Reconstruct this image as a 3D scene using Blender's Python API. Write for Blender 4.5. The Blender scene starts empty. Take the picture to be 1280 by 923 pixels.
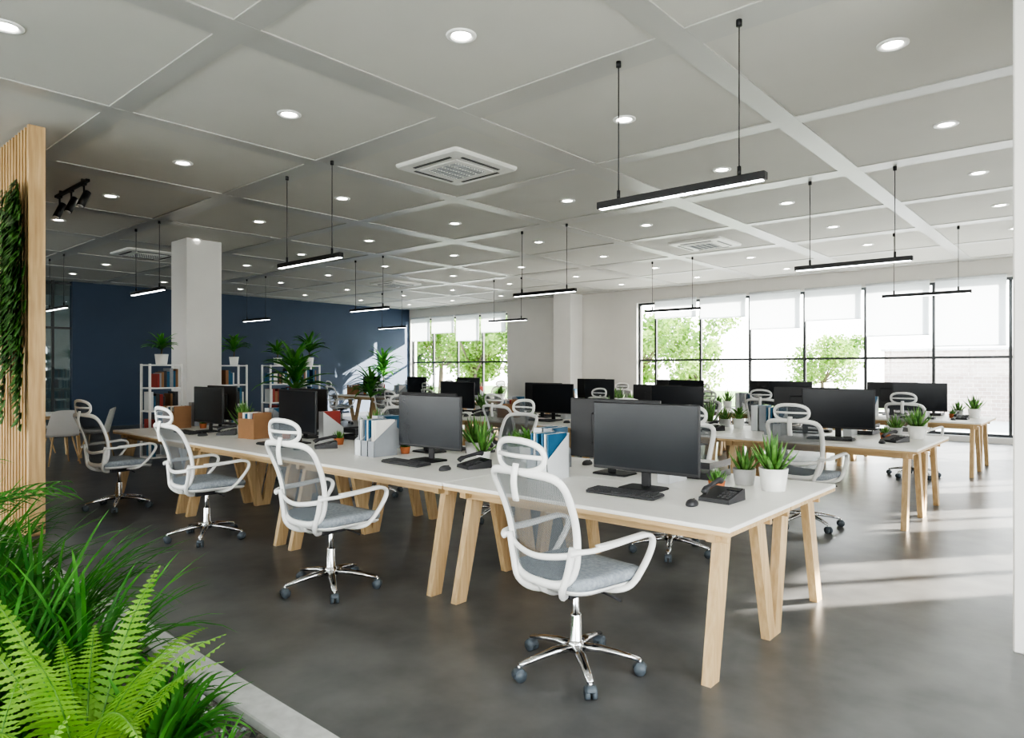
import bpy, bmesh, math, random
from mathutils import Vector, Matrix, noise
sc=bpy.context.scene
R=random.Random(7)
# ------------------------------------------------------------------ materials
def nodes(name):
    m=bpy.data.materials.new(name); m.use_nodes=True
    nt=m.node_tree; return m,nt,nt.nodes['Principled BSDF']
def mat(name,col,rough=.5,metal=0,var=.06,scale=8,bump=0,spec=.5,stretch=(1,1,1),col2=None,emit=None,es=0,coat=0,bscale=None):
    m,nt,b=nodes(name); N=nt.nodes; L=nt.links
    tc=N.new('ShaderNodeTexCoord'); mp=N.new('ShaderNodeMapping'); mp.inputs['Scale'].default_value=stretch
    L.new(tc.outputs['Object'],mp.inputs[0])
    nz=N.new('ShaderNodeTexNoise'); nz.inputs['Scale'].default_value=scale; nz.inputs['Detail'].default_value=6
    L.new(mp.outputs[0],nz.inputs['Vector'])
    cr=N.new('ShaderNodeValToRGB'); cr.color_ramp.elements[0].position=.3; cr.color_ramp.elements[1].position=.7
    c2=col2 or tuple(min(1,c*(1+var)) for c in col); c1=col if col2 else tuple(c*(1-var) for c in col)
    cr.color_ramp.elements[0].color=(*c1,1); cr.color_ramp.elements[1].color=(*c2,1)
    L.new(nz.outputs[0],cr.inputs[0]); L.new(cr.outputs[0],b.inputs['Base Color'])
    b.inputs['Roughness'].default_value=rough; b.inputs['Metallic'].default_value=metal
    b.inputs['Specular IOR Level'].default_value=spec
    b.inputs['Coat Weight'].default_value=coat
    if bump:
        n2=nz
        if bscale:
            n2=N.new('ShaderNodeTexNoise'); n2.inputs['Scale'].default_value=bscale; L.new(tc.outputs['Object'],n2.inputs['Vector'])
        bp=N.new('ShaderNodeBump'); bp.inputs['Strength'].default_value=bump; bp.inputs['Distance'].default_value=.01
        L.new(n2.outputs[0],bp.inputs['Height']); L.new(bp.outputs[0],b.inputs['Normal'])
    if emit:
        b.inputs['Emission Color'].default_value=(*emit,1); b.inputs['Emission Strength'].default_value=es
    return m
def leafmat(name,c1,c2,scale=6,tr=.35):
    m,nt,b=nodes(name); N=nt.nodes; L=nt.links
    tc=N.new('ShaderNodeTexCoord'); nz=N.new('ShaderNodeTexNoise'); nz.inputs['Scale'].default_value=scale
    L.new(tc.outputs['Object'],nz.inputs['Vector'])
    cr=N.new('ShaderNodeValToRGB'); cr.color_ramp.elements[0].position=.35; cr.color_ramp.elements[1].position=.65
    cr.color_ramp.elements[0].color=(*c1,1); cr.color_ramp.elements[1].color=(*c2,1)
    L.new(nz.outputs[0],cr.inputs[0]); L.new(cr.outputs[0],b.inputs['Base Color']); b.inputs['Roughness'].default_value=.45
    t=N.new('ShaderNodeBsdfTranslucent'); L.new(cr.outputs[0],t.inputs[0])
    mx=N.new('ShaderNodeMixShader'); mx.inputs[0].default_value=tr
    L.new(b.outputs[0],mx.inputs[1]); L.new(t.outputs[0],mx.inputs[2]); L.new(mx.outputs[0],N['Material Output'].inputs[0])
    return m
def mixtransp(name,col,fac,rough=.4,kind='diffuse'):
    m,nt,b=nodes(name); N=nt.nodes; L=nt.links
    b.inputs['Base Color'].default_value=(*col,1); b.inputs['Roughness'].default_value=rough
    t=N.new('ShaderNodeBsdfTransparent'); mx=N.new('ShaderNodeMixShader')
    src=b
    if kind=='glass':
        src=N.new('ShaderNodeBsdfGlossy'); src.inputs['Roughness'].default_value=.02
        mx.inputs[0].default_value=fac
        t.inputs[0].default_value=(*col,1)
    elif kind=='translucent':
        src=N.new('ShaderNodeBsdfTranslucent'); src.inputs[0].default_value=(*col,1)
        mx.inputs[0].default_value=fac
        L.new(src.outputs[0],mx.inputs[2]); L.new(b.outputs[0],mx.inputs[1]); L.new(mx.outputs[0],N['Material Output'].inputs[0]); return m
    else:
        # fine weave
        tc=N.new('ShaderNodeTexCoord'); ch=N.new('ShaderNodeTexChecker'); ch.inputs['Scale'].default_value=260
        L.new(tc.outputs['Object'],ch.inputs[0])
        ma=N.new('ShaderNodeMath'); ma.operation='MULTIPLY_ADD'; ma.inputs[1].default_value=.25; ma.inputs[2].default_value=fac-.12
        L.new(ch.outputs['Fac'],ma.inputs[0]); L.new(ma.outputs[0],mx.inputs[0])
    L.new(t.outputs[0],mx.inputs[1]); L.new(src.outputs[0],mx.inputs[2]); L.new(mx.outputs[0],N['Material Output'].inputs[0])
    return m
WHITE=mat('white_plastic',(.84,.84,.83),.32,var=.01)
WLAM=mat('white_laminate',(.88,.865,.83),.38,var=.015)
WOOD=mat('oak_legs',(.50,.34,.18),.5,scale=3,stretch=(14,14,1),col2=(.66,.49,.29),bump=.05)
WOODX=mat('oak_edge',(.50,.34,.18),.5,scale=3,stretch=(1,14,14),col2=(.66,.49,.29),bump=.05)
SLAT=mat('oak_slats',(.42,.27,.13),.5,scale=3,stretch=(10,10,.8),col2=(.60,.42,.23),bump=.08)
BLACK=mat('black_metal',(.015,.015,.017),.4,var=.1)
SCREEN=mat('monitor_screen',(.016,.019,.025),.25,var=.02)
BEZEL=mat('monitor_plastic',(.025,.025,.028),.45)
DGREY=mat('dark_grey_plastic',(.05,.05,.055),.45)
KEYS=mat('key_caps',(.08,.08,.085),.55)
CHROME=mat('polished_aluminium',(.75,.75,.76),.14,metal=1,var=.02)
FABRIC=mat('seat_fabric',(.27,.30,.34),.95,scale=60,col2=(.40,.44,.48),bump=.4,bscale=400)
MESH=mixtransp('chair_mesh',(.12,.135,.15),.62,.8)
CAST=mat('castor_rubber',(.10,.12,.14),.4)
POTW=mat('white_ceramic',(.80,.80,.78),.35,var=.02)
POTG=mat('grey_ceramic',(.50,.50,.50),.5)
TERRA=mat('terracotta',(.50,.17,.07),.7)
SOIL=mat('potting_soil',(.05,.035,.02),.95,scale=60,col2=(.12,.09,.06),bump=.6)
GRAVEL=mat('planter_gravel',(.06,.055,.05),.9,scale=45,col2=(.30,.28,.26),bump=1.0)
SUCC=leafmat('succulent_leaf',(.07,.20,.04),(.20,.40,.10),20,.15)
GRASS=leafmat('grass_leaf',(.04,.18,.025),(.12,.37,.06),3,.35)
FERN=leafmat('fern_leaf',(.16,.38,.04),(.34,.58,.11),4,.4)
PALM=leafmat('palm_leaf',(.04,.20,.03),(.14,.40,.07),5,.3)
IVY=leafmat('ivy_leaf',(.025,.08,.016),(.08,.20,.035),8,.25)
TREE=leafmat('tree_leaf',(.11,.23,.04),(.33,.48,.12),1.2,.45)
STEM=mat('plant_stem',(.16,.12,.06),.8)
BARK=mat('tree_bark',(.15,.12,.09),.9,bump=.4)
BLUEF=mat('blue_folder',(.03,.13,.24),.5)
GREYF=mat('grey_file_box',(.34,.36,.39),.6)
LGREYF=mat('light_file_box',(.66,.68,.70),.6)
REDF=mat('red_book',(.35,.05,.04),.6)
KRAFT=mat('kraft_organizer',(.34,.19,.10),.7)
PAPER=mat('paper',(.82,.81,.78),.8,var=.01)
STONE=mat('planter_stone',(.54,.54,.54),.6,scale=20,col2=(.66,.66,.66))
NAVY=mat('navy_paint',(.042,.068,.118),.55,var=.04,scale=2)
WALLW=mat('white_paint',(.70,.685,.66),.75,var=.02,scale=2)
WALLG=mat('grey_paint',(.46,.50,.52),.7,var=.02,scale=2)
COLP=mat('column_paint',(.78,.77,.75),.6,var=.02,scale=2)
CEIL=mat('ceiling_panel',(.57,.56,.525),.75,var=.02,scale=1.5)
BEAM=mat('ceiling_beam_paint',(.48,.475,.455),.34,var=.02,scale=1.5,spec=.8)
FRAME=mat('window_frame',(.05,.055,.06),.4)
ACW=mat('ac_plastic',(.76,.76,.73),.4,var=.01)
LIGHTE=mat('lamp_glow',(1,1,1),.5,emit=(1,.95,.87),es=26)
LINE=mat('pendant_glow',(1,1,1),.5,emit=(.95,.98,1),es=11)
GLASS=mixtransp('window_glass',(.98,.99,.985),.04,kind='glass')
GLASSD=mixtransp('partition_glass',(.78,.86,.88),.14,kind='glass')
BLIND=mixtransp('blind_fabric',(.84,.86,.88),.6,.9,kind='translucent')
CARD=mat('outside_paving',(.50,.50,.46),.9,var=.05)
LAWN=mat('outside_lawn',(.10,.20,.05),.95,scale=3,col2=(.22,.34,.10))
# concrete floor
def floor_mat():
    m,nt,b=nodes('polished_concrete'); N=nt.nodes; L=nt.links
    tc=N.new('ShaderNodeTexCoord')
    n1=N.new('ShaderNodeTexNoise'); n1.noise_dimensions='2D'; n1.inputs['Scale'].default_value=.6; n1.inputs['Detail'].default_value=3; n1.inputs['Roughness'].default_value=.5
    n2=N.new('ShaderNodeTexNoise'); n2.noise_dimensions='2D'; n2.inputs['Scale'].default_value=3.5; n2.inputs['Detail'].default_value=4
    L.new(tc.outputs['Object'],n1.inputs['Vector']); L.new(tc.outputs['Object'],n2.inputs['Vector'])
    mx=N.new('ShaderNodeMath'); mx.operation='ADD'; L.new(n1.outputs[0],mx.inputs[0]); L.new(n2.outputs[0],mx.inputs[1])
    mr=N.new('ShaderNodeMapRange'); mr.inputs[1].default_value=.5; mr.inputs[2].default_value=1.5; mr.inputs[3].default_value=0; mr.inputs[4].default_value=1
    L.new(mx.outputs[0],mr.inputs[0])
    cr=N.new('ShaderNodeValToRGB'); e=cr.color_ramp.elements; e[0].position=0; e[1].position=1; cr.color_ramp.interpolation='LINEAR'
    e[0].color=(.085,.086,.090,1); e[1].color=(.215,.213,.210,1)
    L.new(mr.outputs[0],cr.inputs[0]); L.new(cr.outputs[0],b.inputs['Base Color'])
    b.inputs['Roughness'].default_value=.30
    return m
FLOOR=floor_mat()
def brick_mat():
    m,nt,b=nodes('pale_brick'); N=nt.nodes; L=nt.links
    tc=N.new('ShaderNodeTexCoord'); mp=N.new('ShaderNodeMapping'); mp.inputs['Rotation'].default_value=(math.radians(90),0,0)
    br=N.new('ShaderNodeTexBrick'); br.inputs['Scale'].default_value=2
    br.inputs['Color1'].default_value=(.42,.34,.31,1); br.inputs['Color2'].default_value=(.50,.43,.39,1); br.inputs['Mortar'].default_value=(.60,.56,.54,1)
    L.new(tc.outputs['Object'],mp.inputs[0]); L.new(mp.outputs[0],br.inputs[0]); L.new(br.outputs[0],b.inputs['Base Color'])
    b.inputs['Roughness'].default_value=.9; return m
BRICK=brick_mat()
# ------------------------------------------------------------------ mesh builder
class MB:
    def __init__(s): s.v=[];s.f=[];s.mi=[];s.sm=[];s.mats=[]
    def m(s,mt):
        if mt not in s.mats: s.mats.append(mt)
        return s.mats.index(mt)
    def add(s,vs,fs,mt,smooth=False,M=None):
        o=len(s.v); k=s.m(mt)
        if M is not None: vs=[M@Vector(p) for p in vs]
        s.v+= [tuple(p) for p in vs]
        for f in fs: s.f.append(tuple(i+o for i in f)); s.mi.append(k); s.sm.append(smooth)
    def box(s,c,d,mt,bev=0,rot=None,seg=2):
        x,y,z=d[0]/2,d[1]/2,d[2]/2
        M=Matrix.Translation(c)
        if rot: M=M@Matrix.Rotation(rot[2],4,'Z')@Matrix.Rotation(rot[1],4,'Y')@Matrix.Rotation(rot[0],4,'X')
        if bev<=0:
            vs=[(-x,-y,-z),(x,-y,-z),(x,y,-z),(-x,y,-z),(-x,-y,z),(x,-y,z),(x,y,z),(-x,y,z)]
            fs=[(0,3,2,1),(4,5,6,7),(0,1,5,4),(1,2,6,5),(2,3,7,6),(3,0,4,7)]
            s.add(vs,fs,mt,False,M)
        else:
            bm=bmesh.new(); bmesh.ops.create_cube(bm,size=1); bmesh.ops.scale(bm,vec=d,verts=bm.verts)
            bmesh.ops.bevel(bm,geom=list(bm.edges),offset=bev,segments=seg,affect='EDGES',profile=.5)
            bm.verts.index_update()
            s.add([tuple(v.co) for v in bm.verts],[tuple(v.index for v in f.verts) for f in bm.faces],mt,False,M); bm.free()
    def hexa(s,b,t,mt):
        s.add(list(b)+list(t),[(3,2,1,0),(4,5,6,7),(0,1,5,4),(1,2,6,5),(2,3,7,6),(3,0,4,7)],mt)
    def tube(s,pts,ra,mt,rb=None,up=(0,0,1),seg=10,closed=False,cap=True,M=None):
        pts=[Vector(p) for p in pts]; n=len(pts); up=Vector(up)
        ra=ra if isinstance(ra,(list,tuple)) else [ra]*n
        rb=ra if rb is None else (rb if isinstance(rb,(list,tuple)) else [rb]*n)
        vs=[]
        for i,p in enumerate(pts):
            if closed: t=pts[(i+1)%n]-pts[i-1]
            else: t=pts[min(i+1,n-1)]-pts[max(i-1,0)]
            t.normalize(); nn=up-up.dot(t)*t
            if nn.length<1e-4: nn=Vector((1,0,0))-t.x*t
            nn.normalize(); b=t.cross(nn)
            for k in range(seg):
                a=2*math.pi*k/seg
                vs.append(p+nn*(math.cos(a)*ra[i])+b*(math.sin(a)*rb[i]))
        fs=[]
        for i in range(n if closed else n-1):
            j=(i+1)%n
            for k in range(seg):
                l=(k+1)%seg; fs.append((i*seg+k,i*seg+l,j*seg+l,j*seg+k))
        if not closed and cap: fs+= [tuple(range(seg))[::-1],tuple((n-1)*seg+k for k in range(seg))]
        s.add(vs,fs,mt,True,M)
    def cyl(s,p0,p1,r,mt,r1=None,seg=16):
        d=Vector(p1)-Vector(p0); up=(0,0,1) if abs(d.normalized().z)<.9 else (1,0,0)
        s.tube([p0,p1],[r,r if r1 is None else r1],mt,up=up,seg=seg)
    def lathe(s,prof,c,mt,seg=24,cap=False):
        vs=[];fs=[]
        for r,z in prof:
            for k in range(seg):
                a=2*math.pi*k/seg; vs.append((c[0]+r*math.cos(a),c[1]+r*math.sin(a),c[2]+z))
        for i in range(len(prof)-1):
            for k in range(seg):
                l=(k+1)%seg; fs.append((i*seg+k,i*seg+l,(i+1)*seg+l,(i+1)*seg+k))
        if cap: fs.append(tuple((len(prof)-1)*seg+k for k in range(seg)))
        s.add(vs,fs,mt,True)
    def rings(s,rings,mt,smooth=True,capb=True,capt=True):
        n=len(rings[0]); vs=[p for r in rings for p in r]; fs=[]
        for i in range(len(rings)-1):
            for k in range(n):
                l=(k+1)%n; fs.append((i*n+k,i*n+l,(i+1)*n+l,(i+1)*n+k))
        if capb: fs.append(tuple(range(n))[::-1])
        if capt: fs.append(tuple((len(rings)-1)*n+k for k in range(n)))
        s.add(vs,fs,mt,smooth)
    def grid(s,fn,nu,nv,mt):
        vs=[fn(i/nu,j/nv) for j in range(nv+1) for i in range(nu+1)]
        fs=[(j*(nu+1)+i,j*(nu+1)+i+1,(j+1)*(nu+1)+i+1,(j+1)*(nu+1)+i) for j in range(nv) for i in range(nu)]
        s.add(vs,fs,mt,True)
    def mesh(s,name):
        me=bpy.data.meshes.new(name); me.from_pydata(s.v,[],s.f)
        for mt in s.mats: me.materials.append(mt)
        me.polygons.foreach_set('material_index',s.mi); me.polygons.foreach_set('use_smooth',s.sm)
        me.update(); return me
    def obj(s,name,loc=(0,0,0),rz=0): return place(s.mesh(name),name,loc,rz)
def place(me,name,loc=(0,0,0),rz=0,sc_=1):
    o=bpy.data.objects.new(name,me); sc.collection.objects.link(o)
    o.location=loc; o.rotation_euler=(0,0,rz); o.scale=(sc_,sc_,sc_); return o
def rrect(w,d,r,z=0,n=5,cx=0,cy=0):
    out=[]
    for sx,sy,a0 in ((1,1,0),(-1,1,90),(-1,-1,180),(1,-1,270)):
        for i in range(n+1):
            a=math.radians(a0+90*i/n)
            out.append((cx+sx*(w/2-r)+r*math.cos(a),cy+sy*(d/2-r)+r*math.sin(a),z))
    return out
def smoothpath(pts,n=6,closed=False):
    P=[Vector(p) for p in pts]; out=[]; m=len(P)
    for i in range(m if closed else m-1):
        g=lambda k:P[k%m] if closed else P[max(0,min(m-1,k))]
        p0,p1,p2,p3=g(i-1),g(i),g(i+1),g(i+2)
        for k in range(n):
            t=k/n; out.append(.5*((2*p1)+(p2-p0)*t+(2*p0-5*p1+4*p2-p3)*t*t+(3*p1-p0-3*p2+p3)*t**3))
    if not closed: out.append(P[-1])
    return out
def blade(b,base,az,L,e0,e1,w,mt,n=7,fold=.25,tw=0,wp=None):
    """arching leaf strip, elevation from e0 to e1 (radians)"""
    p=Vector(base); h=Vector((math.cos(az),math.sin(az),0)); sd=Vector((-math.sin(az+tw),math.cos(az+tw),0))
    vs=[]
    for i in range(n+1):
        t=i/n; e=e0+(e1-e0)*t**1.3
        ww=w*(wp(t) if wp else math.sin(math.pi*min(1,(.12+.88*t)))**.6 if t<1 else 0)
        nrm=Vector((-math.sin(e)*math.cos(az),-math.sin(e)*math.sin(az),math.cos(e)))
        vs+= [p-sd*ww/2+nrm*ww*fold,p.copy(),p+sd*ww/2+nrm*ww*fold]
        p=p+(h*math.cos(e)+Vector((0,0,1))*math.sin(e))*(L/n)
    fs=[]
    for i in range(n):
        o=i*3; fs+= [(o,o+1,o+4,o+3),(o+1,o+2,o+5,o+4)]
    b.add(vs,fs,mt,True)
# ------------------------------------------------------------------ ROOM
XW,XE,YS,YN,ZC=-19.5,2.4,-3.6,16.5,3.67
b=MB(); b.box(((XW-4+XE+.3)/2,(YS+YN)/2,-.1),(XE+.3-XW+4,YN-YS+.6,.2),FLOOR); b.obj('floor')
b=MB(); b.box(((XW-4+XE+.3)/2,(YS+YN)/2,ZC+.1),(XE+.3-XW+4,YN-YS+.6,.2),CEIL); b.obj('ceiling')
b=MB()
gx=[-.05-2.1*i for i in range(-1,10)]; gy=[.15+2.0*i for i in range(-1,9)]
for i,x in enumerate(gx): b.box((x,(YS+YN)/2,ZC-.0055),(.27 if i%2 else .2,YN-YS,.011),BEAM)
for i,y in enumerate(gy): b.box(((XW+XE)/2,y,ZC-.005),(XE-XW,.27 if i%2 else .18,.010),BEAM)
b.obj('ceiling_beam_grid')
def wall_x(name,y0,y1,xa,xb,holes,mt):
    """wall running along X; holes=[(x0,x1,z0,z1)]"""
    b=MB(); x=xa; yc=(y0+y1)/2; t=y1-y0
    for (h0,h1,z0,z1) in sorted(holes):
        if h0>x: b.box(((x+h0)/2,yc,ZC/2),(h0-x,t,ZC),mt)
        if z0>0: b.box(((h1+h0)/2,yc,z0/2),(h1-h0,t,z0),mt)
        if z1<ZC: b.box(((h1+h0)/2,yc,(z1+ZC)/2),(h1-h0,t,ZC-z1),mt)
        x=h1
    if x<xb: b.box(((x+xb)/2,yc,ZC/2),(xb-x,t,ZC),mt)
    return b.obj(name)
wx0,wx1=-9.85,-.16+1.31
wall_x('wall_north',YN,YN+.3,XW,XE+.3,[(-19.42,-14.65,.12,3.3),(wx0,wx1,.12,3.3)],WALLW)
def wall_y(name,x0,x1,ya,yb,holes,mt):
    b=MB(); y=ya; xc=(x0+x1)/2; t=x1-x0
    for (h0,h1,z0,z1) in sorted(holes):
        if h0>y: b.box((xc,(y+h0)/2,ZC/2),(t,h0-y,ZC),mt)
        if z0>0: b.box((xc,(h1+h0)/2,z0/2),(t,h1-h0,z0),mt)
        if z1<ZC: b.box((xc,(h1+h0)/2,(z1+ZC)/2),(t,h1-h0,ZC-z1),mt)
        y=h1
    if y<yb: b.box((xc,(y+yb)/2,ZC/2),(t,yb-y,ZC),mt)
    return b.obj(name)
ADDED_EW=[(-3.0,4.2,3.0),(7.2,8.2,2.1),(9.2,10.9,2.7),(11.8,13.4,2.7),(14.4,15.9,2.7)]  # unseen east openings, added and sized to shape the sun patches indoors
wall_y('wall_east',XE,XE+.3,YS,YN,[(a,c,.12,h) for a,c,h in ADDED_EW],WALLW)
wall_y('wall_west',XW-.2,XW,5.6,YN,[],NAVY)
wall_x('wall_south',YS-.3,YS,XW-4,XE+.3,[(-16,0,.3,3.3)],WALLW)
b=MB(); b.box((XW-4.1,(YS+YN)/2,ZC/2),(.2,YN-YS,ZC),WALLG); b.obj('wall_meeting_room')
def window(name,axis,c,a0,a1,z0,z1,mull,trans):
    b=MB(); w=.055; d=.08
    def bx(u,z,su,sz,dd=d,mt=FRAME):
        if axis=='x': b.box((u,c,z),(su,dd,sz),mt)
        else: b.box((c,u,z),(dd,su,sz),mt)
    for z in (z0+w/2,z1-w/2): bx((a0+a1)/2,z,a1-a0,w)
    for z in trans: bx((a0+a1)/2,z,a1-a0,.05,d-.004)
    for u in [a0+w/2]+mull+[a1-w/2]: bx(u,(z0+z1)/2,w,z1-z0,d-.008)
    bx((a0+a1)/2,(z0+z1)/2,a1-a0,z1-z0,.008,GLASS)
    return b.obj(name)
m1=[-9.33+1.31*i for i in range(0,8)]
window('window_1','x',YN+.14,-19.42,-14.65,.12,3.3,[-18.3,-17.05,-15.85],[1.72])
window('window_2','x',YN+.14,wx0,wx1,.12,3.3,[x for x in m1 if x<wx1-.1],[1.72])
for i,(a,c,h) in enumerate(ADDED_EW): window('window_%d'%(i+3),'y',XE+.15,a,c,.12,h,[a+(c-a)/2],[1.72])  # glazing for the added, unseen east openings that let the sun in
window('window_8','x',YS-.15,-16,0,.3,3.3,[-16+1.6*i for i in range(1,10)],[1.8])  # unseen window behind the camera, added to let sky light in
# blinds
def blind(x0,x1,zb):
    b=MB(); b.box(((x0+x1)/2,YN-.02,(zb+3.32)/2),(x1-x0,.006,3.32-zb),BLIND)
    b.box(((x0+x1)/2,YN-.02,zb),(x1-x0,.02,.025),BLIND); b.cyl((x0,YN-.03,3.33),(x1,YN-.03,3.33),.028,LGREYF)
    b.obj('roller_blind')
drops=[2.85,2.78,2.45,2.6,2.2,1.95,2.3]
for i,d in enumerate(drops):
    x0=m1[i]; x1=x0+1.31
    if x1<wx1+.1: blind(x0+.05,min(x1,wx1)-.05,d)
for x0,x1,d in ((-19.35,-18.35,2.5),(-18.25,-17.1,2.75),(-17.0,-15.9,2.45),(-15.8,-14.7,2.7)): blind(x0,x1,d)
# columns
def column(name,x0,y0,w,d):
    b=MB(); b.box((x0+w/2,y0+d/2,ZC/2),(w,d,ZC),COLP,.008,seg=1); b.obj(name)
column('column',-12.16,4.98,.6,.6)
column('column',-12.3,15.9,.62,.6)
column('column',-.38,4.4,.6,.6)
# west glazed partition
b=MB()
b.box((XW-.1,(YS+5.6)/2,ZC/2),(.012,5.6-YS,ZC),GLASSD)
for y in [YS+.03,-1.4,.3,2.0,3.7,5.2]: b.box((XW-.1,y,ZC/2),(.07,.05,ZC),FRAME)
for z in (.04,2.5,ZC-.06): b.box((XW-.1,(YS+5.6)/2,z),(.06,5.6-YS,.05),FRAME)
b.obj('glass_partition')
b=MB()
for x0,x1,y in ((XW,-19.42,YN),(-14.65,wx0,YN),):
    b.box(((x0+x1)/2,y-.008,.05),(x1-x0,.016,.1),WLAM)
b.obj('baseboard_north')
b=MB(); b.box((XW+.008,(5.6+YN)/2,.05),(.016,YN-5.6,.1),NAVY); b.obj('baseboard_west')
# ------------------------------------------------------------------ ceiling fixtures
b=MB()
b.lathe([(.10,0),(.10,-.006),(.092,-.011),(.072,-.011),(.066,-.004),(.062,-.002)],(0,0,0),WHITE,28)
b.lathe([(.062,-.002),(.060,-.003),(.001,-.003)],(0,0,0),LIGHTE,24,cap=True)
DL=b.mesh('recessed_downlight')
b=MB(); W=.95
b.rings([rrect(W,W,.05,0),rrect(W,W,.05,-.02),rrect(W-.03,W-.03,.045,-.038),rrect(W-.2,W-.2,.03,-.045)],ACW,False,capb=False)
for sx,sy in ((0,1),(0,-1),(1,0),(-1,0)):
    b.box((sx*.36,sy*.36,-.043),(.035 if sx else .56,.035 if sy else .56,.014),DGREY)
b.box((0,0,-.05),(.56,.56,.012),ACW,.004,seg=1)
for i in range(11): b.box((0,-.2+i*.04,-.058),(.44,.010,.008),GREYF)
for i in range(5): b.box((-.2+i*.1,0,-.0585),(.010,.44,.009),ACW)
AC=b.mesh('ceiling_ac_cassette')
px=[-.05-2.1*i-1.05 for i in range(-1,9)]; py=[.15+2.0*i+1.0 for i in range(-2,8)]
for i,x in enumerate(px):
    for j,y in enumerate(py):
        if y<YS+.3 or y>YN-.3 or x<XW+.3: continue
        if (i,j) in ((3,4-0),(3,7),(7,4),(7,7)): place(AC,'ceiling_ac_cassette',(x,y,ZC)); continue
        place(DL,'recessed_downlight',(x,y,ZC))
for y in (1.15,3.15,5.15): place(DL,'recessed_downlight',(-21.5,y,ZC))  # added downlights, put in to brighten the meeting room behind the partition
b=MB(); LH=2.66
b.box((0,0,LH),(1.22,.055,.05),BLACK,.004,seg=1); b.box((0,0,LH-.0265),(1.18,.04,.006),LINE)
for s in (-.44,.44):
    b.cyl((s,0,LH+.025),(s,0,LH+.085),.012,BLACK); b.cyl((s,0,LH+.08),(s,0,ZC-.03),.004,BLACK,seg=8); b.cyl((s,0,ZC-.05),(s,0,ZC),.018,BLACK)
PEN=b.mesh('linear_pendant_lamp')
for i in range(4):
    for y in (4.14,8.25,12.35): place(PEN,'linear_pendant_lamp',(-2.18-4.39*i,y,0))
b=MB(); b.box((0,0,ZC-.045),(1.15,.04,.03),BLACK); b.box((-.4,0,ZC-.02),(.03,.03,.04),BLACK); b.box((.4,0,ZC-.02),(.03,.03,.04),BLACK)
for x in (-.44,0,.44):
    b.cyl((x,0,ZC-.06),(x,0,ZC-.20),.010,BLACK); b.box((x,0,ZC-.07),(.10,.03,.03),BLACK)
    b.cyl((x-.015,.04,ZC-.15),(x+.03,-.045,ZC-.33),.040,BLACK,seg=20); b.cyl((x+.03,-.045,ZC-.33),(x+.031,-.047,ZC-.335),.033,LGREYF,seg=20)
b.obj('track_spotlight_rail',(-9.3,2.66,0))
# ------------------------------------------------------------------ slat screen + ivy
b=MB(); x=-7.16; 
b.box((-7.12,1.765,1.82),(.05,.13,3.60),SLAT,.003,seg=1)
for i in range(46): b.box((-7.24-.1*i,1.765,1.82),(.04,.12,3.60),SLAT)
b.box((-9.5,1.765,.05),(4.7,.1,.1),SLAT)
b.box((-9.5,1.80,1.825),(4.7,.02,3.55),SLAT)
b.obj('wood_slat_screen')
b=MB()
for k in range(44):
    x=-7.11-R.random()**1.5*.6; y=1.68-R.random()*.05; z0=2.75+R.random()*.42; Lz=.6+R.random()*1.25
    pts=[]; z=z0; ph=R.random()*6
    while z>z0-Lz:
        pts.append((x+.05*math.sin(z*4+ph),y-.015*abs(math.cos(z*3)),z)); z-=.05
    b.tube(pts,.003,STEM,seg=4)
    for p in pts:
        for q in range(2):
            a=R.random()*6.28; w=.06+R.random()*.05
            d=Vector((math.cos(a),-abs(math.sin(a))*.6,-.8)).normalized(); s_=d.cross(Vector((0,-1,.3))).normalized()
            o=Vector(p)
            b.add([o,o+d*w*.35+s_*w*.5,o+d*w*1.2,o+d*w*.35-s_*w*.5],[(0,1,2),(0,2,3)],IVY)
b.obj('hanging_ivy')
# ------------------------------------------------------------------ planter
b=MB(); X0,X1,Y0,Y1,H=-7.05,-1.4,-1.2,1.46,.14
b.box(((X0+X1)/2,Y1-.07,H/2),(X1-X0,.14,H),STONE,.006,seg=1)
b.box(((X0+X1)/2,Y0+.07,H/2),(X1-X0,.14,H),STONE,.006,seg=1)
b.box((X1-.07,(Y0+Y1)/2,H/2),(.14,Y1-Y0-.28,H),STONE,.006,seg=1)
b.box((X0+.07,(Y0+Y1)/2,H/2),(.14,Y1-Y0-.28,H),STONE,.006,seg=1)
b.box(((X0+X1)/2,(Y0+Y1)/2,.05),(X1-X0-.28,Y1-Y0-.28,.1),GRAVEL)
for k in range(1200):
    x=R.uniform(-3.4,-1.6); y=R.uniform(.2,1.3); r=R.uniform(.008,.022)
    b.add([(x+r,y,.1),(x,y+r,.1),(x-r,y,.1),(x,y-r*.8,.1),(x+R.uniform(-.3,.3)*r,y,.1+r*.9)],[(0,1,4),(1,2,4),(2,3,4),(3,0,4)],R.choice([GREYF,STONE,GRAVEL,DGREY]))
b.obj('planter_bed')
def grassclump(n,L,spread,w,name='ornamental_grass'):
    b=MB()
    for i in range(n):
        a=R.random()*6.28; r=spread*R.random()
        blade(b,(r*math.cos(a),r*math.sin(a),0),a+R.uniform(-.5,.5),L*R.uniform(.55,1.05),math.radians(R.uniform(72,88)),math.radians(R.uniform(-75,40)),w*R.uniform(.7,1.1),GRASS,n=9,fold=.2)
    return b.mesh(name)
G=[grassclump(130,.84,.13,.022) for _ in range(3)]
for i,(x,y,s) in enumerate([(-3.0,.90,.90),(-3.3,.45,.92),(-3.6,.92,.95),(-4.2,.85,1.0),(-4.3,.3,.95),(-4.9,.85,1.0),(-5.5,.8,.95),(-6.2,.8,.95),(-2.9,.1,.95),(-3.8,-.2,1.0),(-5.2,.1,1.0),(-2.95,.62,.85)]):
    place(G[i%3],'ornamental_grass',(x,y,.1),R.random()*6,s)
Gs=[grassclump(70,.46,.08,.026,'liriope_grass') for _ in range(2)]
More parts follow.
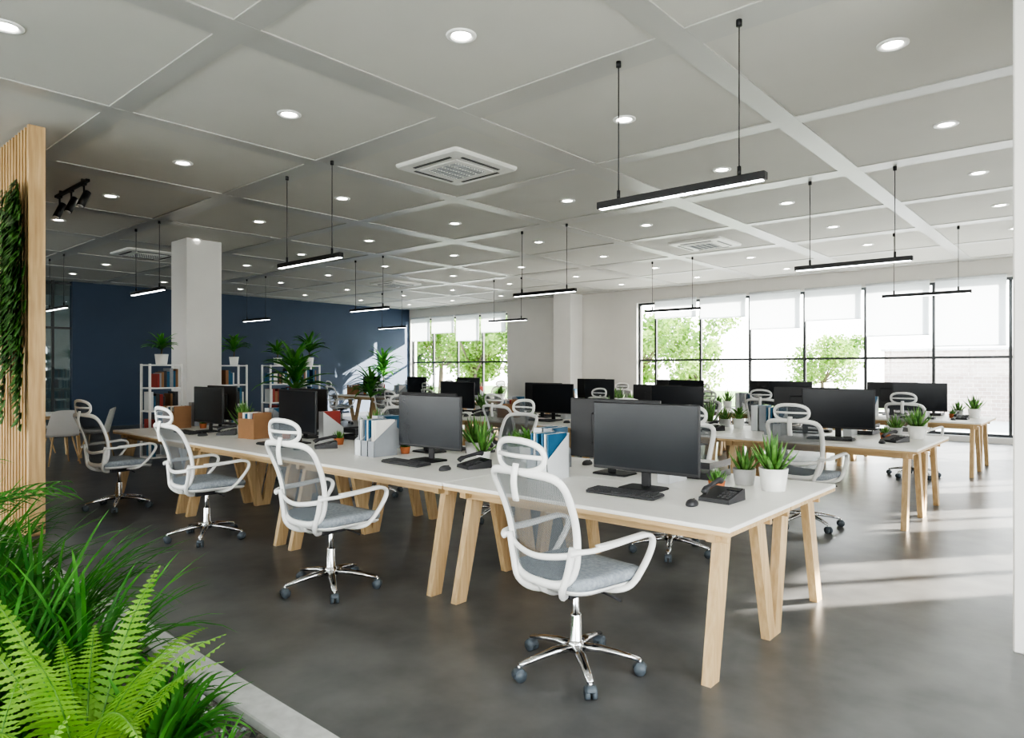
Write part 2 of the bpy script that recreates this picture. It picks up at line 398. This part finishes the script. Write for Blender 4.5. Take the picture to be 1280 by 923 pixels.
for i,(x,y,s) in enumerate([(-2.42,.98,.9),(-2.25,.84,.95),(-2.66,1.04,.8),(-2.12,1.0,.6)]):
    place(Gs[i%2],'liriope_grass',(x,y,.1),R.random()*6,s)
def frond(b,base,az,L,e0,e1,wl):
    p=Vector(base); n=34; h=Vector((math.cos(az),math.sin(az),0)); side=Vector((-math.sin(az),math.cos(az),0)); pts=[];
    for i in range(n+1):
        t=i/n; e=e0+(e1-e0)*t**1.2; tan=h*math.cos(e)+Vector((0,0,1))*math.sin(e); nrm=side.cross(tan)*-1
        pts.append(p.copy())
        if i>3:
            s=(t-.1)/.9; pl=wl*min(1,.35+s*2.2)*(1-s**1.6)+.006
            for sg in (1,-1):
                dr=(side*sg*.93+tan*.32+nrm*-.15).normalized(); wv=tan
                m=8; vs=[];fs=[]
                for k in range(m+1):
                    u=k/m; ww=L/n*.50*(1-u**2.2)*(1.0 if k%2 else .6)
                    c=p+dr*pl*u-Vector((0,0,1))*pl*.12*u*u
                    vs+= [c-wv*ww,c+wv*ww]
                for k in range(m): o=k*2; fs.append((o,o+2,o+3,o+1))
                b.add(vs,fs,FERN,False)
        p=p+tan*(L/n)
    b.tube(pts,[.005*(1-.8*i/n) for i in range(n+1)],SUCC,seg=5)
def fern(nf,L,sd):
    rr=random.Random(sd); b=MB()
    for i in range(nf):
        az=6.283*i/nf+rr.uniform(-.2,.2)
        frond(b,(.02*math.cos(az),.02*math.sin(az),0),az,L*rr.uniform(.75,1.05),math.radians(rr.uniform(68,84)),math.radians(rr.uniform(-25,40)),.10)
    return b.mesh('boston_fern')
place(fern(15,.80,3),'boston_fern',(-2.40,.72,.1),.6,1)
place(fern(12,.68,9),'boston_fern',(-2.1,.38,.1),0,.9)
b=MB()
for i in range(11):
    az=R.random()*6.28; base=(0,0,0); L=R.uniform(1.1,1.5)
    e0=math.radians(R.uniform(65,85)); e1=math.radians(R.uniform(-30,20)); n=22; p=Vector(base); h=Vector((math.cos(az),math.sin(az),0)); pts=[]
    for k in range(n+1):
        t=k/n; e=e0+(e1-e0)*t**1.4; tan=h*math.cos(e)+Vector((0,0,1))*math.sin(e); pts.append(p.copy())
        if k>6:
            for sg in (1,-1): blade(b,p,az+sg*1.0,.30*(1-.5*abs(t-.6)),e*.5+.2,e*.5-.7,.024,PALM,n=4,fold=.15)
        p=p+tan*(L/n)
    b.tube(pts,.006,PALM,seg=5)
place(b.mesh('areca_palm'),'areca_palm',(-4.4,.26,.1),0,1.0)
# ------------------------------------------------------------------ desk
def desk():
    b=MB(); w=1.91; d=.8; T=.75
    b.box((0,0,T-.011),(w,d,.022),WLAM,.003,seg=1)
    b.box((0,0,T-.032),(w-.004,d-.004,.02),WOODX)
    for s in (-1,1): b.box((0,s*.27,T-.072),(w-.12,.03,.06),WOODX)
    for sx in (-1,1):
        xi=sx*(w/2-.12); b.box((xi,0,T-.067),(.05,d-.12,.05),WOOD)
        for sy in (-1,1):
            yt=sy*(d/2-.19); yb=sy*(d/2-.035); a=.045; t=.024; xb=xi+sx*.01
            bot=[(xb-t,yb-a,0),(xb+t,yb-a,0),(xb+t,yb+a,0),(xb-t,yb+a,0)]
            top=[(xi-t,yt-a-.01,T-.05),(xi+t,yt-a-.01,T-.05),(xi+t,yt+a+.01,T-.05),(xi-t,yt+a+.01,T-.05)]
            b.hexa(bot,top,WOOD)
    return b.mesh('office_desk')
DESK=desk()
# ------------------------------------------------------------------ chair
def chair():
    b=MB()
    for i in range(5):
        a=math.radians(90+72*i+20); c,s=math.cos(a),math.sin(a)
        b.tube([(c*.03,s*.03,.115),(c*.12,s*.12,.112),(c*.22,s*.22,.095),(c*.31,s*.31,.074)],[.02,.018,.014,.011],CHROME,rb=[.030,.026,.021,.016],seg=10)
        x,y=c*.31,s*.31; b.cyl((x,y,.078),(x,y,.05),.009,CHROME,seg=8)
        tx,ty=-s,c
        for q in (-1,1):
            b.cyl((x+tx*q*.006,y+ty*q*.006,.029),(x+tx*q*.026,y+ty*q*.026,.029),.029,CAST,seg=16)
        b.tube([(x-c*.03,y-s*.03,.036),(x-c*.012,y-s*.012,.056),(x+c*.012,y+s*.012,.058),(x+c*.03,y+s*.03,.04)],.005,CAST,rb=.024,seg=8)
    b.lathe([(.03,.09),(.042,.095),(.045,.13),(.034,.145),(.030,.15),(.028,.27),(.026,.275),(.016,.28),(.016,.41)],(0,0,0),CHROME,20)
    b.box((0,-.01,.415),(.20,.26,.045),DGREY,.012)
    b.tube([(.08,.02,.415),(.2,.02,.41),(.27,.02,.40)],.006,DGREY,seg=6)
    # seat shell + cushion
    def R_(w,d,r,z,fz=0):
        out=[]
        for (x,y,zz) in rrect(w,d,r,z,6,0,.015):
            out.append((x,y,zz-.02*max(0,(y-.05)/.2)**2+.012*(x/.25)**2))
        return out
    b.rings([R_(.34,.34,.08,.432),R_(.46,.44,.09,.440),R_(.50,.48,.10,.455),R_(.50,.48,.10,.464)],WHITE)
    b.rings([R_(.49,.47,.10,.464),R_(.515,.495,.11,.476),R_(.52,.50,.11,.495),R_(.505,.485,.105,.512),R_(.46,.44,.09,.522),R_(.30,.28,.07,.524)],FABRIC)
    # back surface param
    def bp(u,v,off=0):
        hw=.195+.045*math.sin(min(1,v*1.05)*math.pi*.5)
        z=.49+.51*v; y=-.225-.05*v-.07*v*v+.035*math.sin(v*math.pi)*1.0-.03*(1-u*u)*.9-off
        return Vector((u*hw,y,z))
    loop=[]
    for (u,v) in [(-.55,0),(0,-.01),(.55,0),(.88,.06),(1,.2),(1,.4),(1,.6),(1,.8),(.97,.93),(.8,1.0),(.35,1.02),(0,1.025),(-.35,1.02),(-.8,1.0),(-.97,.93),(-1,.8),(-1,.6),(-1,.4),(-1,.2),(-.88,.06)]:
        loop.append(bp(u,v))
    b.tube(smoothpath(loop,3,True),.015,WHITE,rb=.021,up=(0,1,0),seg=10,closed=True)
    b.grid(lambda u,v:bp((2*u-1)*.98,.01+v*.99),12,14,MESH)
    # lumbar rail
    b.tube(smoothpath([bp(-.98,.30,.012),bp(-.5,.26,.03),bp(0,.24,.035),bp(.5,.26,.03),bp(.98,.30,.012)],4),.008,WHITE,rb=.016,up=(0,1,0),seg=8)
    # yoke from mechanism to the back frame
    for s in (-1,1):
        b.tube(smoothpath([(s*.04,-.08,.415),(s*.10,-.19,.42),(s*.15,-.245,.47),(s*.185,-.245,.56),(s*.215,-.245,.68)],4),.015,WHITE,rb=.019,up=(0,1,0),seg=8)
    b.tube([(0,-.06,.415),(0,-.17,.415),(0,-.22,.44),(0,-.248,.50)],.014,WHITE,rb=.03,up=(0,1,0),seg=8)
    # headrest
    pc=bp(0,1.0)
    b.tube(smoothpath([(0,pc.y-.02,.88),(0,pc.y-.035,.97),(0,pc.y-.02,1.05)],4),.009,WHITE,rb=.022,up=(0,1,0),seg=8)
    hl=[]; HZ=1.085
    for k in range(28):
        a=2*math.pi*k/28; cx,sx=math.cos(a),math.sin(a)
        x=.155*abs(cx)**.8*(1 if cx>0 else -1); z=.072*abs(sx)**.8*(1 if sx>0 else -1)
        hl.append((x,pc.y+.0-.02+.03*(x/.15)**2-.1*z,HZ+z))
    b.tube(hl,.012,WHITE,rb=.016,up=(0,1,0),seg=8,closed=True)
    def hg(u,v):
        x=(2*u-1)*.150; hh=.066*math.sqrt(max(.02,1-(2*u-1)**4)); z=(2*v-1)*hh
        return (x,pc.y-.02+.03*(x/.15)**2-.1*z,HZ+z)
    b.grid(hg,10,6,MESH)
    b.tube([(-.15,pc.y+.005,HZ),(-.07,pc.y-.018,HZ),(0,pc.y-.024,HZ),(.07,pc.y-.018,HZ),(.15,pc.y+.005,HZ)],.006,WHITE,rb=.011,up=(0,1,0),seg=6)
    # armrests
    for s in (-1,1):
        x=s*.285
        path=[(s*.225,-.262,.66),(s*.250,-.25,.668),(x,-.19,.672),(x,-.05,.675),(x+s*.005,.10,.685),(x+s*.005,.19,.685),(x,.235,.66),(x,.225,.61),(x,.16,.53),(s*.272,.09,.462),(s*.22,.05,.435),(s*.12,.03,.425)]
        sp=smoothpath(path,4)
        b.tube(sp,.019,WHITE,rb=.012,up=(1,0,0),seg=10)
        b.tube(smoothpath([(x,-.15,.686),(x,0,.689),(x+s*.005,.17,.697)],4),[.023]*9,WHITE,rb=.007,up=(1,0,0),seg=8)
    return b.mesh('office_chair')
CH=chair()
# ------------------------------------------------------------------ desk items
def monitor():
    b=MB()
    b.rings([rrect(.26,.19,.02,0,3,0,.02),rrect(.26,.19,.02,.008,3,0,.02),rrect(.25,.18,.02,.012,3,0,.02)],BEZEL,False)
    b.box((0,.055,.15),(.06,.02,.28),BEZEL,.005,seg=1)
    b.box((0,.03,.31),(.72,.022,.42),BEZEL,.005,seg=1)
    b.box((0,.05,.31),(.34,.03,.22),BEZEL,.01)
    b.box((0,.0183,.316),(.70,.002,.392),SCREEN)
    return b.mesh('computer_monitor')
def keyboard():
    b=MB(); b.box((0,0,.012),(.44,.14,.016),DGREY,.004,rot=(.03,0,0),seg=1)
    for r in range(5):
        for c in range(19):
            if c in(14,): continue
            b.box((-.205+c*.0228,-.05+r*.025,.0215+r*.0006),(.018,.019,.006),KEYS)
    return b.mesh('computer_keyboard')
def mouse():
    b=MB(); rs=[]
    for z,f in ((0,.92),(.006,1),(.018,.93),(.028,.7),(.034,.35)):
        rs.append([(math.cos(a)*.031*f,math.sin(a)*.055*f+(-.004 if z>.02 else 0),z) for a in [2*math.pi*k/20 for k in range(20)]])
    b.rings(rs,DGREY); b.box((0,.03,.029),(.005,.018,.008),BLACK); return b.mesh('computer_mouse')
def phone():
    b=MB()
    b.hexa([(-.09,-.10,0),(.09,-.10,0),(.09,.10,0),(-.09,.10,0)],[(-.088,-.098,.022),(.088,-.098,.022),(.088,.098,.062),(-.088,.098,.062)],DGREY)
    for r in range(4):
        for c in range(3): b.box((.02+c*.024,-.07+r*.028,.033+r*.0057),(.017,.017,.007),KEYS,rot=(.2,0,0))
    b.box((.045,.062,.058),(.075,.045,.006),SCREEN,rot=(.2,0,0))
    b.tube(smoothpath([(-.055,-.10,.05),(-.055,-.075,.068),(-.055,0,.084),(-.055,.075,.096),(-.055,.10,.09)],3),[.018]*4+[.013]*5+[.018]*4,DGREY,seg=10)
    return b.mesh('desk_phone')
def fileholder(cols):
    b=MB(); x=0
    for mt,fm in cols:
        w=.085; t=.004; Hh=.30; D=.24
        for s in (0,1):
            xx=x+(w-t)*s
            b.hexa([(xx,-D/2,0),(xx+t,-D/2,0),(xx+t,D/2,0),(xx,D/2,0)],[(xx,-D/2,.13),(xx+t,-D/2,.13),(xx+t,D/2,Hh),(xx,D/2,Hh)],mt)
        b.box((x+w/2,D/2-.002,Hh/2),(w,.004,Hh),mt); b.box((x+w/2,-D/2+.002,.065),(w,.004,.13),mt); b.box((x+w/2,0,.003),(w-.01,D-.01,.006),mt)
        for k in range(3): b.box((x+.018+k*.024,.01,.155),(.012,.20,.29),fm if k!=1 else PAPER)
        x+=w+.006
    return b.mesh('magazine_file_holder')
def box_org():
    b=MB(); w,d,h,t=.26,.22,.27,.008
    for s in(-1,1):
        b.box((s*(w/2-t/2),0,h/2),(t,d,h),KRAFT); b.box((0,s*(d/2-t/2),h/2-(.03 if s<0 else 0)),(w-2*t,t,h-(.06 if s<0 else 0)),KRAFT)
    b.box((0,0,t/2),(w-2*t,d-2*t,t),KRAFT)
    for k,mt in enumerate((PAPER,BLUEF,PAPER,GREYF,REDF)): b.box((-.09+k*.043,.01,.008+.13),(.03,.17,.26-.02*(k%2)),mt)
    return b.mesh('desk_organizer_box')
def pot(b,r,h,mt,taper=.78):
    b.lathe([(.001,0),(r*taper,0),(r*taper*1.02,.004),(r,h),(r*.93,h),(r*.9,h-.015)],(0,0,0),mt,28)
    b.lathe([(r*.92,h-.014),(.001,h-.012)],(0,0,0),SOIL,20)
def succ(r,h,mt,n,L,w,sd,spiky=True):
    rr=random.Random(sd); b=MB(); pot(b,r,h,mt)
    for i in range(n):
        az=i*2.4; f=i/n; e=math.radians(86-48*f+rr.uniform(-6,6)); l=L*(1-.25*f)*rr.uniform(.85,1.1)
        rad=r*.55*f; p0=Vector((rad*math.cos(az),rad*math.sin(az),h-.014)); d=Vector((math.cos(e)*math.cos(az),math.cos(e)*math.sin(az),math.sin(e)))
        if spiky:
            b.tube([p0,p0+d*l*.3,p0+d*l*.7+Vector((0,0,.004)),p0+d*l+Vector((0,0,.012))],[w*.7,w,w*.7,.0008],SUCC,rb=[w*.35,w*.4,w*.3,.0008],up=(-math.sin(az),math.cos(az),0),seg=6)
        else:
            blade(b,p0,az,l,e,e-.9,w*2.6,SUCC,n=6,fold=.2)
    return b.mesh('potted_succulent')
MON,KEY,MOU,PHO=monitor(),keyboard(),mouse(),phone()
FH=[fileholder([(GREYF,BLUEF),(LGREYF,BLUEF)]),fileholder([(LGREYF,GREYF),(GREYF,BLUEF),(GREYF,PAPER)]),fileholder([(LGREYF,REDF)])]
ORG=box_org()
SA=succ(.085,.135,POTW,22,.22,.016,1); SB=succ(.072,.10,POTG,20,.15,.013,2); SC=succ(.05,.065,TERRA,16,.08,.012,3); SD=succ(.07,.12,POTW,24,.2,.010,4,False)
SE=succ(.06,.09,POTW,14,.28,.014,5)
def tray():
    b=MB()
    for k in range(2):
        z=.005+k*.07; b.box((0,0,z),(.26,.33,.006),DGREY)
        b.box((.127,0,z+.02),(.005,.33,.04),DGREY); b.box((-.127,0,z+.02),(.005,.33,.04),DGREY); b.box((0,.163,z+.02),(.26,.005,.04),DGREY)
        b.box((0,-.01,z+.011),(.21,.29,.012),PAPER)
    for sx in(-1,1):
        for sy in (-1,1): b.box((sx*.125,sy*.15,.04),(.008,.008,.075),DGREY)
    return b.mesh('paper_tray')
TR=tray()
TOP=.7505
def put(me,x,y,rz=0,s=1): place(me,me.name,(x,y,TOP),rz,s)
def table_pair(xc,yc,detail,idx):
    rr=random.Random(idx*13+5)
    place(DESK,'office_desk',(xc,yc-.402,0)); place(DESK,'office_desk',(xc,yc+.402,0),math.pi)
    j=lambda a:rr.uniform(-a,a)
    # near side
    put(MON,xc+.12+j(.03),yc-.17,j(.06)); put(KEY,xc+.13+j(.03),yc-.40,j(.05)); put(MOU,xc+.58,yc-.42,j(.3)); put(PHO,xc+.64,yc-.18,j(.3)-.3)
    if idx%4>1: put(ORG,xc-.70,yc-.16,j(.1)+.2)
    else: put(FH[idx%2],xc-.64+j(.02),yc-.20,j(.06)); 
    put(FH[0],xc-.755,yc+.2,math.pi+j(.03))
    if idx%4!=0: put(SC,xc-.40,yc+.03,j(3),.9)
    # far side
    put(MON,xc-.34+j(.015),yc+.27,math.pi+j(.03)); put(KEY,xc-.38,yc+.50,math.pi); put(MOU,xc-.74,yc+.5,0)
    if idx%2: put(PHO,xc+.05,yc+.50,math.pi+.2)
    else: put(TR,xc+.17,yc+.56,math.pi)
    put(SC if idx%2==0 else SE,xc+.50,yc+.06,j(3)); put(SB,xc+.52,yc+.42,j(3)); put(SA if idx%2==0 else SD,xc+.74,yc+.32,j(3))
    if idx%2: put(SA,xc+.28,yc+.20,j(3))
    else: put(FH[2],xc+.16,yc+.23,math.pi)
xs=[-2.26-1.92*i for i in range(4)]
k=0
for r,yc in enumerate((3.80,7.85,11.9)):
    cols=xs if r<2 else xs+[-11.8,-13.72,-15.64]
    for i,xc in enumerate(cols):
        table_pair(xc,yc,r==0,k); k+=1
def ch(x,y,rz): place(CH,'office_chair',(x,y,0),rz)
# row 1 near side (from photo)
ch(-1.98,2.74,math.radians(-8)); ch(-3.95,2.66,math.radians(4)); ch(-5.93,2.73,math.radians(0)); ch(-7.95,2.72,math.radians(8))
for i,x in enumerate((-2.67,-4.58,-6.5,-8.4)): ch(x,5.0,math.pi+R.uniform(-.25,.25))
n_=0
for yc in (7.85,11.9):
    cols=xs if yc<9 else xs+[-11.8,-13.72,-15.64]
    for x in cols:
        n_+=1
        a,c=R.uniform(-.05,.1),R.uniform(-.05,.1)
        ch(x+.15+a,yc-1.12-R.random()*.08,R.uniform(-.2,.2))
        if n_%3!=1 or n_>4: ch(x-.35+c,yc+1.15,math.pi+R.uniform(-.3,.3))
# ------------------------------------------------------------------ bookcases
def bookcase(w,d,h,n,sd):
    rr=random.Random(sd); b=MB(); t=.03
    for sx in(-1,1):
        for sy in(-1,1): b.box((sx*(w/2-t/2),sy*(d/2-t/2),h/2),(t,t,h),WHITE)
    for i in range(n+1):
        z=.12+(h-.14)*i/n; b.box((0,0,z),(w-.002,d-.002,.022),WHITE)
    me=b.mesh('bookcase'); c=MB()
    for i in range(n):
        z=.12+(h-.14)*i/n+.0115; x=-w/2+.05
        while x<w/2-.08:
            if rr.random()<.12: x+=.08; continue
            tt=rr.uniform(.025,.055); hh=rr.uniform(.2,.30); c.box((x+tt/2,0,z+hh/2),(tt,d*.7,hh),rr.choice([BLUEF,BLUEF,GREYF,LGREYF,REDF,KRAFT,DGREY,PAPER])); x+=tt+.003
    return me,c.mesh('shelf_books')
def put_case(x,y,rz,w,d,h,n,sd):
    a,c=bookcase(w,d,h,n,sd); place(a,'bookcase',(x,y,0),rz); place(c,'shelf_books',(x,y,0),rz)
put_case(-11.15,4.42,math.radians(-90),.5,.36,1.56,4,1)
put_case(-12.2,6.0,math.radians(90),.6,.34,1.56,4,2)
put_case(-12.2,7.3,math.radians(90),1.1,.34,1.56,4,3)
def dracaena(L,n,sd,stem,mt=PALM,w=.05,potm=POTW,pr=.09,ph=.16):
    rr=random.Random(sd); b=MB(); pot(b,pr,ph,potm)
    b.tube([(0,0,ph-.02),(.01,0,ph+stem*.5),(0,.01,ph+stem)],.012,STEM,seg=8)
    for i in range(n):
        az=i*2.4; e=math.radians(rr.uniform(20,86)); blade(b,(0,0,ph+stem*rr.uniform(.6,1)),az,L*rr.uniform(.7,1),e,e-rr.uniform(.7,1.6),w,mt,n=6)
    return b.mesh('potted_dracaena')
place(dracaena(.36,22,1,.10,w=.05,potm=POTW,pr=.1,ph=.16),'potted_dracaena',(-11.15,4.42,1.553),0,1)
place(dracaena(.45,26,2,.15,w=.06),'potted_dracaena',(-12.2,6.12,1.553),0,.95)
place(dracaena(.52,28,3,.15,w=.06),'potted_dracaena',(-12.2,7.7,1.553),0,1)
place(dracaena(.42,24,6,.10,w=.06),'potted_dracaena',(-12.2,7.0,1.553),0,.9)
big=dracaena(.8,40,4,1.05,w=.085,potm=POTG,pr=.2,ph=.4)
place(big,'potted_dracaena',(-10.75,6.50,0),0,1.02)
place(big,'potted_dracaena',(-12.3,9.3,0),1,.8)
place(big,'potted_dracaena',(-18.6,14.6,0),1,1.15)
place(big,'potted_dracaena',(-18.7,11.5,0),2,1.0)
# ------------------------------------------------------------------ meeting corner
b=MB(); b.box((0,0,.735),(1.4,.8,.03),WLAM,.004,seg=1)
for sx in(-1,1):
    for sy in(-1,1):
        x,y=sx*.6,sy*.3; b.hexa([(x+sx*.06-.02,y+sy*.04-.02,0),(x+sx*.06+.02,y+sy*.04-.02,0),(x+sx*.06+.02,y+sy*.04+.02,0),(x+sx*.06-.02,y+sy*.04+.02,0)],[(x-.028,y-.028,.72),(x+.028,y-.028,.72),(x+.028,y+.028,.72),(x-.028,y+.028,.72)],WOOD)
b.box((0,.3,.69),(1.2,.025,.06),WOODX); b.box((0,-.3,.69),(1.2,.025,.06),WOODX)
MT=b.mesh('meeting_table')
place(MT,'meeting_table',(-13.2,3.15,0),math.radians(90))
b=MB()
def shell(u,v):
    x=(2*u-1); 
    if v<.5:
        t=v/.5; y=.22-.40*t; z=.45-.02*math.sin(t*math.pi)+.03*abs(x)**3; hw=.20+.03*t
    else:
        t=(v-.5)/.5; y=-.18-.10*t+.05*abs(x)**2; z=.45+.40*t-.03*abs(x)**3*t; hw=.23-.05*t*t
    return Vector((x*hw,y,z))
b.grid(shell,10,16,WHITE); b.grid(lambda u,v:shell(u,v)-Vector((0,.0,.012)),10,16,WHITE)
for sx in(-1,1):
    for sy in(-1,1): b.cyl((sx*.13,sy*.12-.01,.435),(sx*.22,sy*.21,0),.016,WOOD,r1=.011,seg=8)
b.box((0,0,.43),(.2,.2,.02),DGREY)
SH=b.mesh('shell_chair')
for x,y,rz in ((-12.3,3.35,95),(-12.55,3.95,150),(-14.15,2.9,-90),(-14.15,3.5,-80)): place(SH,'shell_chair',(x,y,0),math.radians(rz))
# ------------------------------------------------------------------ OUTSIDE
b=MB(); b.box((-8,20,-.25),(90,90,.1),CARD); b.obj('ground')
b=MB(); b.box((-27,39,-.18),(40,20,.04),LAWN); b.obj('lawn')
b=MB(); b.box((6.5,27,.95),(25,.3,2.3),BRICK); b.box((6.5,27,2.14),(25.2,.4,.08),STONE); b.obj('garden_wall')
def tree(sd):
    rr=random.Random(sd); b=MB(); b.tube([(0,0,0),(.05,0,1.2),(0,.1,2.6)],[.14,.1,.06],BARK,seg=8)
    for c in range(20):
        cx,cy,cz=rr.gauss(0,1.0),rr.gauss(0,1.0),rr.uniform(1.3,4.6); cr_=rr.uniform(.5,.9)
        b.tube([(0,0,1.6),(cx*.5,cy*.5,(cz+1.6)/2),(cx,cy,cz)],[.05,.03,.01],BARK,seg=5)
        for q in range(150):
            d=Vector((rr.gauss(0,1),rr.gauss(0,1),rr.gauss(0,1))).normalized()*cr_*rr.random()**.4
            o=Vector((cx,cy,cz))+d; a=Vector((rr.gauss(0,1),rr.gauss(0,1),rr.gauss(0,1))).normalized(); c2=a.orthogonal().normalized(); s=.11
            b.add([o-a*s,o+c2*s*.6,o+a*s,o-c2*s*.6],[(0,1,2,3)],TREE)
    return b.mesh('garden_tree')
T=[tree(1),tree(2)]
for i,(x,y,s) in enumerate([(-15,25.2,.9),(-17.8,24,1.0),(-12.2,25,.8),(-20.5,25.5,1.1),(-24,25,1.1),(-27,25,1.2),(-30,25.5,1.1),(-9.0,30,.7),(-26,22,1.0),(-29,21,1.0),(-22,22.5,.9)]):
    place(T[i%2],'garden_tree',(x,y,-.2),i*1.3,s)
# ------------------------------------------------------------------ LIGHT
w=bpy.data.worlds.new('sky'); sc.world=w; w.use_nodes=True; nt=w.node_tree; N=nt.nodes; L=nt.links
bg=N['Background']; tc=N.new('ShaderNodeTexCoord'); sp=N.new('ShaderNodeSeparateXYZ'); cr=N.new('ShaderNodeValToRGB')
L.new(tc.outputs['Generated'],sp.inputs[0]); L.new(sp.outputs[2],cr.inputs[0]); L.new(cr.outputs[0],bg.inputs[0])
cr.color_ramp.elements[0].color=(1,.985,.95,1); cr.color_ramp.elements[1].color=(.74,.85,1,1); cr.color_ramp.elements[1].position=.8
bg.inputs[1].default_value=5.6
sd=bpy.data.lights.new('sun','SUN'); sd.energy=28; sd.angle=.015; sd.color=(1,.93,.83)
so=bpy.data.objects.new('sun',sd); sc.collection.objects.link(so)
el=math.radians(21); dv=Vector((.62*math.cos(el),.785*math.cos(el),math.sin(el)))
so.rotation_euler=dv.to_track_quat('Z','Y').to_euler(); so.location=(10,20,15)
# ------------------------------------------------------------------ CAMERA
cd=bpy.data.cameras.new('camera'); co=bpy.data.objects.new('camera',cd); sc.collection.objects.link(co)
cd.sensor_width=36; cd.lens=24.0; cd.clip_start=.05; cd.clip_end=300
co.location=(0,0,1.48); co.rotation_euler=(math.radians(90),0,math.radians(41.2)); sc.camera=co
sc.view_settings.view_transform='AgX'
try: sc.view_settings.look='AgX - High Contrast'
except Exception as e: print(e)
sc.view_settings.exposure=.38
